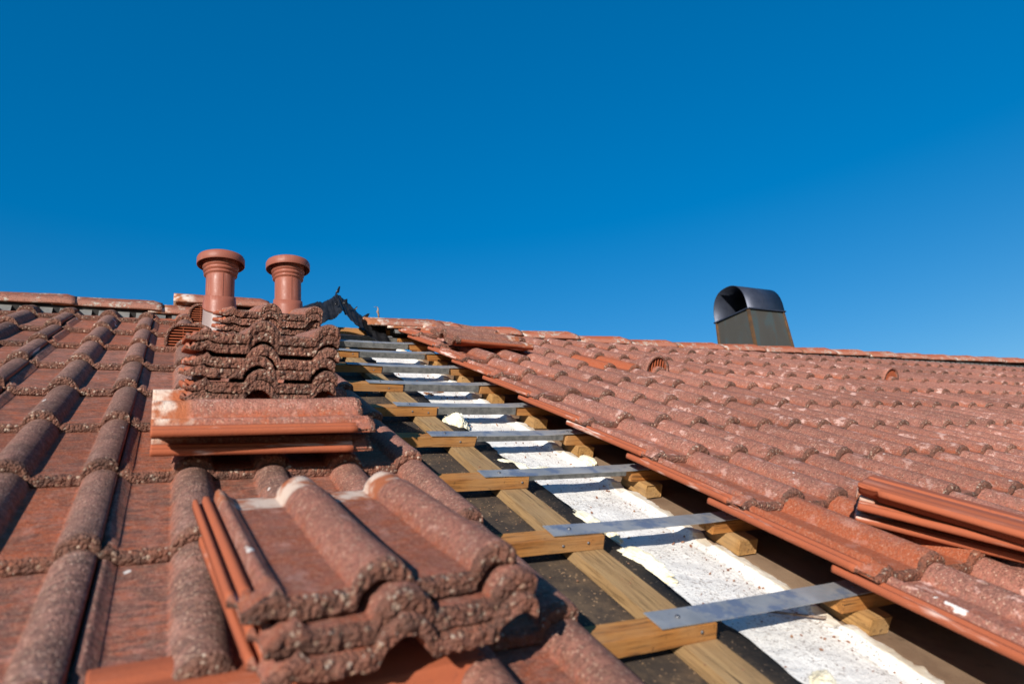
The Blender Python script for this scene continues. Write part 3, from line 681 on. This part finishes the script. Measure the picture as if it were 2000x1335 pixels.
# ------------------------------------------------------------------ ridge
RP = [(-.128, .0), (-.127, .016), (-.113, .034), (-.086, .054), (-.056, .071), (-.028, .080), (0, .083), (.028, .080), (.056, .071), (.086, .054), (.113, .034), (.127, .016), (.128, .0)]
def ridge_tile_mesh(seed, L=.44, lens=True):
    v, f, cr, hd = [], [], [], []; th_ = .017; nx_ = 22
    pts = []
    for (a, p), (b_, q) in zip(RP, RP[1:]):
        for s_ in range(3): pts.append((a + (b_ - a) * s_ / 3, p + (q - p) * s_ / 3))
    pts.append(RP[-1]); n = len(pts)
    for sh in (0, 1):
        for i in range(nx_ + 1):
            t = i / nx_; x = -L / 2 + L * t; sc = .885 + .115 * t
            if t > .9: sc += .004
            rnd_ = smin(.90, 1.0, t) * .015
            for y, z in pts:
                yy, zz = y * sc, z * sc - rnd_ * (.25 + z * 8)
                if sh: yy *= .87; zz = z * sc * .80 - .0005
                g = .0014
                v.append((x + g * nz(y * 60, z * 60, seed + i), yy + g * nz(x * 50, y * 50, seed), zz + g * nz(x * 50, y * 50, seed + 8)))
                cr.append(z / .083); hd.append((1 - smin(.16, .22, t + .02 * nz(y * 30, seed))))
    H = (nx_ + 1) * n
    for i in range(nx_):
        for k in range(n - 1):
            p = i * n + k; f += [(p, p + n, p + n + 1, p + 1), (H + p, H + p + 1, H + p + n + 1, H + p + n)]
        for k in (0, n - 1): p = i * n + k; f.append((p, H + p, H + p + n, p + n))
    for i in (0, nx_):
        for k in range(n - 1): p = i * n + k; f.append((p, p + 1, H + p + 1, H + p))
    me = mesh_from('ridge_tile', v, f, (M_RIDGE,)); bm = bmesh.new(); bm.from_mesh(me); bmesh.ops.recalc_face_normals(bm, faces=bm.faces); bm.to_mesh(me); bm.free()
    for nm, d in (('crest', cr), ('head', hd)):
        at = me.attributes.new(nm, 'FLOAT', 'POINT'); at.data.foreach_set('value', d)
    return me
RM = [ridge_tile_mesh(s) for s in (1, 2, 3)]
def put_ridge(xr, n_off, label, wear, tilt=0.9, me=None, dy=0.0, rz=0):
    # xr: right end; n_off: height of the lower front edge off the roof plane
    z = za + (n_off - .058) / math.cos(TH)
    o_ = link('ridge_tile', me or RM[int(xr * 10) % 3], T(xr - .22, ya + dy, z) @ RZ(rz) @ RY(-tilt))
    tag(o_, label, 'ridge tile', 'ridge tiles'); o_['wear'] = wear
xs_r = [2.004, 2.437, 2.864, 3.277, 3.731, 4.164, 4.58, 4.996, 5.424, 5.855, 6.276, 6.69, 7.112, 7.54, 7.97, 8.40, 8.83]
ns_r = [.037, .033, .023, .019, .022, .029, .034, .040, .044, .045, .047, .052, .058, .064, .07, .076, .08]
ns_r = [.5528 - (.5528 - n_) * .944 for n_ in ns_r]; xs_r = [x * .944 for x in xs_r]
for i, (x, n_) in enumerate(zip(xs_r, ns_r)):
    put_ridge(x, n_, f'orange ridge tile with pale lichen on the hood side, {ORD[i + 3]} from the gap', .12 + .1 * nz(i * 2.3), 1.2)
put_ridge(1.50, .072, 'orange ridge tile behind the stray tiles, second from the gap on the hood side', .2, 1.2)
put_ridge(1.17 + .22, .080, 'dull red ridge tile with a white end bordering the gap', .62, .6)
put_ridge(-.392, .081, 'long grey red ridge tile with pale lichen at the edge of the frame', .9, .9)
put_ridge(-.79, .083, 'ridge tile furthest from the gap, mostly outside the frame', .9, .9)
put_ridge(-.042, .081, 'grey red ridge tile with a lichen patch, second from the frame edge', .85, -.1)
put_ridge(.34, .072, 'low grey red ridge tile partly hidden under a loose one', .8, 0)
put_ridge(.444, .128, 'loose ridge tile with an orange end lying on others behind the nearer pipe', .7, -.6)
put_ridge(.66, .080, 'plain dark ridge tile seen between the two vent pipes', .95, .3)
def comb(x0, x1, label):
    bm = bmesh.new()
    z = za - .020
    for s_ in (-1, 1):
        bmesh.ops.create_cube(bm, size=1, matrix=T((x0 + x1) / 2, ya + s_ * .088, z + .030) @ RX(s_ * -30) @ Matrix.Diagonal((x1 - x0, .012, .034, 1)))
        n = int((x1 - x0) / .075)
        for i in range(n):
            r_ = bmesh.ops.create_cube(bm, size=1, matrix=T(x0 + .025 + i * .075, ya + s_ * .104, z + .018) @ RX(s_ * -60) @ Matrix.Diagonal((.048, .040, .004, 1)))
            for fc in set(fc for v_ in r_['verts'] for fc in v_.link_faces): fc.material_index = 1
    bmesh.ops.create_cube(bm, size=1, matrix=T((x0 + x1) / 2, ya, z) @ Matrix.Diagonal((x1 - x0, .04, .10, 1)))
    o_ = link('ridge_vent_strip', bm_mesh('ridge_vent_strip', bm, [M_COMB, M_COMBGREY])); tag(o_, label, 'ridge strip')
comb(-3.0, .56, 'black vent strip under the ridge tiles on the vent pipe side')
comb(1.10, 9.0, 'black vent strip under the ridge tiles on the hood side')
bm = bmesh.new(); bmesh.ops.create_cube(bm, size=1, matrix=Matrix.Diagonal((.62, .032, .13, 1))); bmesh.ops.bevel(bm, geom=list(bm.edges), offset=.002, segments=1, affect='EDGES')
o = link('ridge_board', bm_mesh('ridge_board', bm, [M_BATTEN]), T(.84, ya - .002, za - .035)); tag(o, 'bare timber ridge board exposed under the torn black sheet', 'ridge board')

# ------------------------------------------------------------------ torn black sheet on the ridge
def torn_sheet():
    # path along the ridge: (X, height above apex, offset in y)
    path = [(.575, .140, .0), (.62, .162, -.01), (.68, .186, -.01), (.73, .205, .0), (.767, .226, .005), (.795, .252, .0), (.806, .262, .0), (.83, .238, .0), (.87, .196, -.01), (.91, .155, -.02), (.955, .115, -.03), (1.01, .078, -.035), (1.06, .060, -.04)]
    P = []
    for (a, b_) in zip(path, path[1:]):
        for s_ in range(6): P.append(tuple(a[i] + (b_[i] - a[i]) * s_ / 6 for i in range(3)))
    P.append(path[-1]); n = len(P); m_ = 14
    v, f = [], []
    for sh in (0, 1):
        for i, (x, z, dy) in enumerate(P):
            fr = i / (n - 1); leftleg = fr < .5
            for k in range(m_ + 1):
                t = k / m_                                              # 0 = front edge, 1 = back edge
                wd = .19 + .03 * nz(i * .7, 1)
                jag = (.030 * nz(i * .31, 3.1) + .016 * nz(i * .9, 8.1)) * (1 - t if t < .5 else -t)
                yy = dy - .09 + wd * t + jag
                droop = -.165 * max(0, .66 - t) ** 1.1 * 1.5 - .05 * max(0, t - .62)
                cr_ = .012 * nz(x * 14, t * 2.5, 2.0) + .003 * nz(x * 50, t * 5, 5.0)
                v.append((x + .004 * nz(i * .3, k * .4, 7), yy, z + droop + cr_ - sh * .0022))
    W = m_ + 1; H = n * W
    for i in range(n - 1):
        for k in range(m_):
            p = i * W + k; f += [(p, p + W, p + W + 1, p + 1), (H + p, H + p + 1, H + p + W + 1, H + p + W)]
        for k in (0, m_): p = i * W + k; f.append((p, p + W, H + p + W, H + p))
    for i in (0, n - 1):
        for k in range(m_): p = i * W + k; f.append((p, p + 1, H + p + 1, H + p))
    # ragged flaps
    rnd = random.Random(11)
    for q in range(4):
        i = rnd.randrange(2, n - 2); x, z, dy = P[i]; y0 = dy - .09 + rnd.uniform(-.01, .13)
        dx, dz, dyy = rnd.uniform(-.012, .03), rnd.uniform(-.004, .018), rnd.uniform(-.02, .01); w2 = rnd.uniform(.008, .02); b0 = len(v)
        zz = z - .012 - .10 * max(0, .62 - (y0 - dy + .09) / .16) ** 1.15 * 1.5
        v += [(x - w2, y0, zz), (x + w2, y0, zz), (x + dx + w2 * .3, y0 + dyy, zz + dz + .012), (x + dx - w2 * .4, y0 + dyy, zz + dz + .010)]
        v += [(a, b_ + .002, c - .002) for a, b_, c in v[b0:b0 + 4]]
        f += [(b0, b0 + 1, b0 + 2, b0 + 3), (b0 + 4, b0 + 7, b0 + 6, b0 + 5)] + [(b0 + a, b0 + (a + 1) % 4, b0 + 4 + (a + 1) % 4, b0 + 4 + a) for a in range(4)]
    b0 = len(v)                                                          # the tip that stands up
    v += [(.790, 0, .244), (.812, 0, .252), (.820, .004, .288), (.813, .004, .291), (.790, .004, .242), (.812, .004, .250), (.820, .008, .286), (.813, .008, .289)]
    f += [(b0, b0 + 1, b0 + 2, b0 + 3), (b0 + 4, b0 + 7, b0 + 6, b0 + 5)] + [(b0 + a, b0 + (a + 1) % 4, b0 + 4 + (a + 1) % 4, b0 + 4 + a) for a in range(4)]
    me = mesh_from('torn_membrane', v, f, (M_BLACKSHEET,)); bm = bmesh.new(); bm.from_mesh(me); bmesh.ops.recalc_face_normals(bm, faces=bm.faces); bm.to_mesh(me); bm.free()
    o_ = link('torn_membrane', me, T(.012, ya, za - .012)); tag(o_, 'torn black membrane folded up to a peak over the open ridge', 'membrane')
torn_sheet()
def hook():
    v, f = [], []; n = 8
    pts = [(1.045, 0, .09), (1.043, 0, .128), (1.038, 0, .141), (1.042, 0, .152), (1.041, 0, .166), (1.033, 0, .171), (1.020, 0, .168)]; rr = [.004, .006, .008, .005, .004, .004, .004]
    for (x, y, z), r in zip(pts, rr):
        for a in range(n): t = 2 * math.pi * a / n; v.append((x + r * math.cos(t), y + r * math.sin(t), z + r * .5 * math.sin(t)))
    for i in range(len(pts) - 1):
        for a in range(n): b_ = (a + 1) % n; f.append((i * n + a, i * n + b_, (i + 1) * n + b_, (i + 1) * n + a))
    f += [tuple(range(n - 1, -1, -1)), tuple(range((len(pts) - 1) * n, len(pts) * n))]
    o_ = link('iron_hook', mesh_from('iron_hook', v, f, (M_RUSTHOOK,)), T(0, ya, za)); tag(o_, 'small rusty bent iron hook standing on the ridge by the gap', 'hook')
hook()

# ------------------------------------------------------------------ loose tiles
def loose(i, m4, label, group, wear=.8, grey=.3, lichen=.25, me=None): return put_tile(me or TILES_S[i % 5], m4, label, group, wear, grey, lichen)
G6 = 'six tiles stacked with their feet towards the viewer'
names6 = ['top tile of the front stack of six', 'second tile down in the front stack of six', 'third tile down in the front stack of six', 'fourth tile down in the front stack of six', 'fifth tile down in the front stack of six', 'bottom tile of the front stack of six, on the sideways tiles']
zz = .066
for i in range(6):
    rr = random.Random(100 + i)
    loose(i, T(.024 + rr.uniform(-.003, .004), 1.950 + rr.uniform(-.005, .005) + .006 * i, zz) @ RZ(rr.uniform(-.5, .5)) @ RX(-12), 'rough red ' + names6[5 - i], G6, .82, .45, .2)
    zz += .0224 + (.008 if i in (1, 3) else 0)
zz = .052
for i in range(6):
    rr = random.Random(200 + i)
    lab = ['top', 'second', 'third', 'fourth', 'fifth', 'sixth', 'seventh', 'eighth', 'lowest'][(5 - i) if i else 8]
    loose(i + 2, T(.138 + rr.uniform(-.003, .003), 2.765 + rr.uniform(-.004, .004), zz) @ RZ(rr.uniform(-.5, .5)) @ RX(-8), f'{lab} tile from the top in the stack between front stack and vent pipes' if i not in (0, 5) else f'{lab} tile of the stack between the front stack and the vent pipes', 'tiles stacked before the vent pipes', .8, .35, .2)
    zz += .0245
# two tiles lying sideways: head towards -X, rail side down the slope
for i, (u, z, rz, lab) in enumerate(((1.375, .085, 88.0, 'lower of two loose tiles lying sideways under the front stack'), (1.335, .134, 90.8, 'upper of two loose tiles lying sideways, white lime on its head end'))):
    loose(i + 1, T(-.024, u, z) @ RZ(rz) @ RX(-.6) @ RY(0 if i == 0 else 4.5), lab, 'tiles lying sideways', .8, .15, .3)
# three tiles in the foreground
GF = 'three loose tiles piled in the foreground'
for i, (x, u, z, rz, rx, lab) in enumerate(((.052, 1.035, .060, 5.0, -5.6, 'lowest of three loose tiles piled nearest the viewer'), (.058, 1.050, .081, 4.0, -6.0, 'middle of three loose tiles piled nearest the viewer'), (.042, 1.075, .102, 3.5, -6.6, 'top foreground loose tile with white lime on both roll heads'))):
    loose(i + 3, T(x, u, z) @ RZ(rz) @ RX(rx), lab, GF, .82, .12, .3)
# smooth orange tile upside down under them
o = loose(0, T(-.045, .445, .050) @ RZ(93) @ Matrix.Rotation(math.pi, 4, 'Y') @ T(-TW, 0, -.012) @ RX(0), 'smooth orange tile lying upside down beneath the foreground pile', 'overturned tiles', .1, 0, 0, TILE_PLAIN)
# stack on the hood side
PH = 43
for i, (x, u, z, rz, lab) in enumerate(((1.300, .868, .076, 35.5, 'lowest of three tiles piled at the frame edge on the hood side'), (1.275, .852, .111, 32.5, 'middle of three tiles piled at the frame edge on the hood side'))):
    loose(i, T(x, u, z) @ RZ(rz) @ RX(-1) @ RY(9), lab, 'tiles piled on the hood side', .6, 0, .2, TILES_L[i])
loose(0, T(1.264, .853, .180) @ RZ(28) @ RX(1) @ RY(9) @ T(0, -TL, 0) @ RZ(180) @ Matrix.Rotation(math.pi, 4, 'Y'), 'smooth orange tile lying upside down on top of the hood side pile', 'overturned tiles', .1, 0, 0, TILE_PLAIN)
# broken fragment: part of a tile cut along a ragged line
def fragment():
    me = TILES_S[2].copy(); bm = bmesh.new(); bm.from_mesh(me)
    dl = [v_ for v_ in bm.verts if v_.co.y > -.20 + .03 * nz(v_.co.x * 14, 3) or v_.co.x < .08 + .02 * nz(v_.co.y * 30, 1)]
    bmesh.ops.delete(bm, geom=dl, context='VERTS')
    be = [e for e in bm.edges if e.is_boundary]
    try: bmesh.ops.bridge_loops(bm, edges=be)
    except Exception: bmesh.ops.holes_fill(bm, edges=be)
    bm.to_mesh(me); bm.free(); me.name = 'tile_fragment'
    return me
put_tile(fragment(), T(1.30, .86, .030) @ RZ(16) @ RX(-3), 'dark broken tile fragment lying beside the brighter orange laid tile', None, .95, .7, .1, 'tile_fragment')
# stray tiles near the ridge
loose(1, T(1.20, 3.44, .052) @ RZ(66) @ RX(3) @ RY(-1), 'stray tile leaning up on the ridge beside the gap', 'stray tiles below the ridge', .8, .3, .2, TILES_L[1])
loose(2, T(1.572, 3.20, .092) @ RZ(-86) @ RX(-2) @ RY(4), 'stray tile lying across the courses just below the ridge', 'stray tiles below the ridge', .8, .35, .3)

# ------------------------------------------------------------------ vent pipes
def vent_pipe(X, U, top_n, label, with_base):
    b0 = S @ Vector((X, U, .0)); Hh = (S @ Vector((X, U, top_n))).z - b0.z
    Hh = top_n / math.cos(TH)
    root = empty('vent_pipe', T(b0.x, b0.y, b0.z)); tag(root, label, 'vent pipe', 'vent pipes')
    r = .0585
    def part(nm, prof, mat, n=56):
        v, f = lathe(prof, n); o_ = link(nm, mesh_from(nm, v, f, (mat,)), Matrix(), root)
        return o_
    zt = Hh
    part('pipe', [(r * .9, zt - .08), (r, zt - .081), (r, zt - .11), (r * 1.0, zt * .5), (r * 1.012, .10), (r * 1.02, -.02), (r * .9, -.02)], M_PLASTIC)
    part('cap', [(0, zt + .0), (.05, zt - .001), (.082, zt - .005), (.094, zt - .011), (.0985, zt - .020), (.0985, zt - .048), (.097, zt - .050), (.0945, zt - .049), (.093, zt - .018), (.07, zt - .016), (.0, zt - .02)], M_PLASTIC, 64)
    part('neck', [(.055, zt - .016), (.072, zt - .018), (.0725, zt - .036), (.069, zt - .052), (.0665, zt - .056), (.0745, zt - .0585), (.0745, zt - .0615), (.064, zt - .064), (.0625, zt - .075), (.0715, zt - .0775), (.0715, zt - .0805), (.0615, zt - .083), (.060, zt - .092), (.0685, zt - .0945), (.0685, zt - .0975), (.060, zt - .100), (r, zt - .104)], M_PLASTIC)
    sm = plank_mesh('seam', .0045, .003, zt * .52, M_PLASTIC, X * 9, 6, .0002, .001, 2)
    link('seam', sm, RZ(-84) @ T(r * 1.004, 0, zt * .51) @ RZ(90), root)
    # slanted sleeve and flared base
    v, f = [], []; n = 56; tt = math.tan(TH)
    for (rr, z0, sl) in ((r * 1.02, .232, .45), (.0640, .230, .45), (.0650, .215, .6), (.0690, .182, .9), (.0692, .174, .9), (.062, .176, .9)):
        for i in range(n): a = 2 * math.pi * i / n; v.append((rr * math.cos(a), rr * math.sin(a), z0 + rr * math.sin(a) * tt * sl * 1.5))
    for k in range(5):
        for i in range(n): j = (i + 1) % n; f.append((k * n + i, k * n + j, (k + 1) * n + j, (k + 1) * n + i))
    link('sleeve', mesh_from('sleeve', v, f, (M_PLASTIC,)), Matrix(), root)
    v, f = [], []
    for (rr, z0) in ((.060, .185), (.0650, .180), (.0655, .15), (.068, .075), (.078, .03), (.10, .012), (.13, .004), (.13, -.004)):
        for i in range(n): a = 2 * math.pi * i / n; v.append((rr * math.cos(a), rr * math.sin(a), z0 + rr * math.sin(a) * tt))
    for k in range(7):
        for i in range(n): j = (i + 1) % n; f.append((k * n + i, k * n + j, (k + 1) * n + j, (k + 1) * n + i))
    link('base', mesh_from('base', v, f, (M_GREYPL,)), Matrix(), root)
vent_pipe(.183, 3.08, .378, 'nearer terracotta vent pipe with a round cap and faded grey base', True)
vent_pipe(.475, 3.13, .383, 'further terracotta vent pipe with a round cap beside the torn membrane', False)

# ------------------------------------------------------------------ chimney hood behind the ridge
def chimney():
    X0, Y0, ZR = 4.439, 3.684, 2.2405; LX, LY = .4445, .4045
    root = empty('chimney_hood', T(X0 + LX / 2, Y0 + LY / 2, ZR - .62)); tag(root, 'dark metal chimney hood with a rounded open top behind the ridge', 'chimney hood')
    o3 = Matrix()
    def box(nm, x0, x1, y0, y1, z0, z1, mat, taper=0.0, bev=.002):
        bm = bmesh.new(); bmesh.ops.create_cube(bm, size=1)
        for v_ in bm.verts:
            k = 1 + (taper if v_.co.z < 0 else 0)
            v_.co = Vector(((x0 + x1) / 2 + v_.co.x * (x1 - x0) * k, (y0 + y1) / 2 + v_.co.y * (y1 - y0) * k, (z0 + z1) / 2 + v_.co.z * (z1 - z0)))
        bmesh.ops.bevel(bm, geom=list(bm.edges), offset=bev, segments=1, affect='EDGES')
        return link(nm, bm_mesh(nm, bm, [mat]), o3, root)
    hx, hy = LX / 2, LY / 2
    box('housing', -hx + .008, hx - .008, -hy + .008, hy - .008, 0, .612, M_COPPER, .12)
    box('rim', -hx - .012, hx + .012, -hy - .012, hy + .012, .612, .624, M_DARKMETAL)
    for sx_, sy_ in ((-1, -1), (1, -1), (-1, 1), (1, 1)):
        bm = bmesh.new()
        for z, k in ((.0, 1.12), (.610, 1.0)):
            bmesh.ops.create_cube(bm, size=.022, matrix=T(sx_ * (hx - .010) * k, sy_ * (hy - .010) * k, z))
        bmesh.ops.convex_hull(bm, input=bm.verts)
        link('corner_seam', bm_mesh('corner_seam', bm, [M_RUST]), o3, root)
    # barrel: open ended arch along x
    v, f = [], []; n = 40; hgt = .262
    sh_ = []
    for i in range(n + 1):
        a = math.pi * i / n; c, s_ = math.cos(a), math.sin(a)
        y = math.copysign(abs(c) ** .82, c) * hy; z = (s_ ** .80) * hgt
        sh_.append((-y, z))
    for th_ in (0, .004):
        for x in (-hx - .004, hx + .004):
            for y, z in sh_: v.append((x, y * (1 - th_ / hy), z * (1 - th_ / hgt) + .624))
    W = n + 1
    for i in range(n):
        f += [(i, i + 1, W + i + 1, W + i), (2 * W + i, 3 * W + i, 3 * W + i + 1, 2 * W + i + 1), (i, 2 * W + i, 2 * W + i + 1, i + 1), (W + i, W + i + 1, 3 * W + i + 1, 3 * W + i)]
    link('barrel_cover', mesh_from('barrel_cover', v, f, (M_DARKMETAL,)), o3, root)
    # closing plate inside the barrel, set back from the open end
    v = [(hx * .92, 0, .626)] + [(hx * .92, y * .97, z * .97 + .625) for y, z in sh_]; v += [(a + .004, b_, c) for a, b_, c in v]
    m_ = len(sh_) + 1; f = [(0, i, i + 1) for i in range(1, m_ - 1)] + [(m_, m_ + i + 1, m_ + i) for i in range(1, m_ - 1)]
    link('baffle', mesh_from('baffle', v, f, (M_DARKMETAL,), False), o3, root)
chimney()
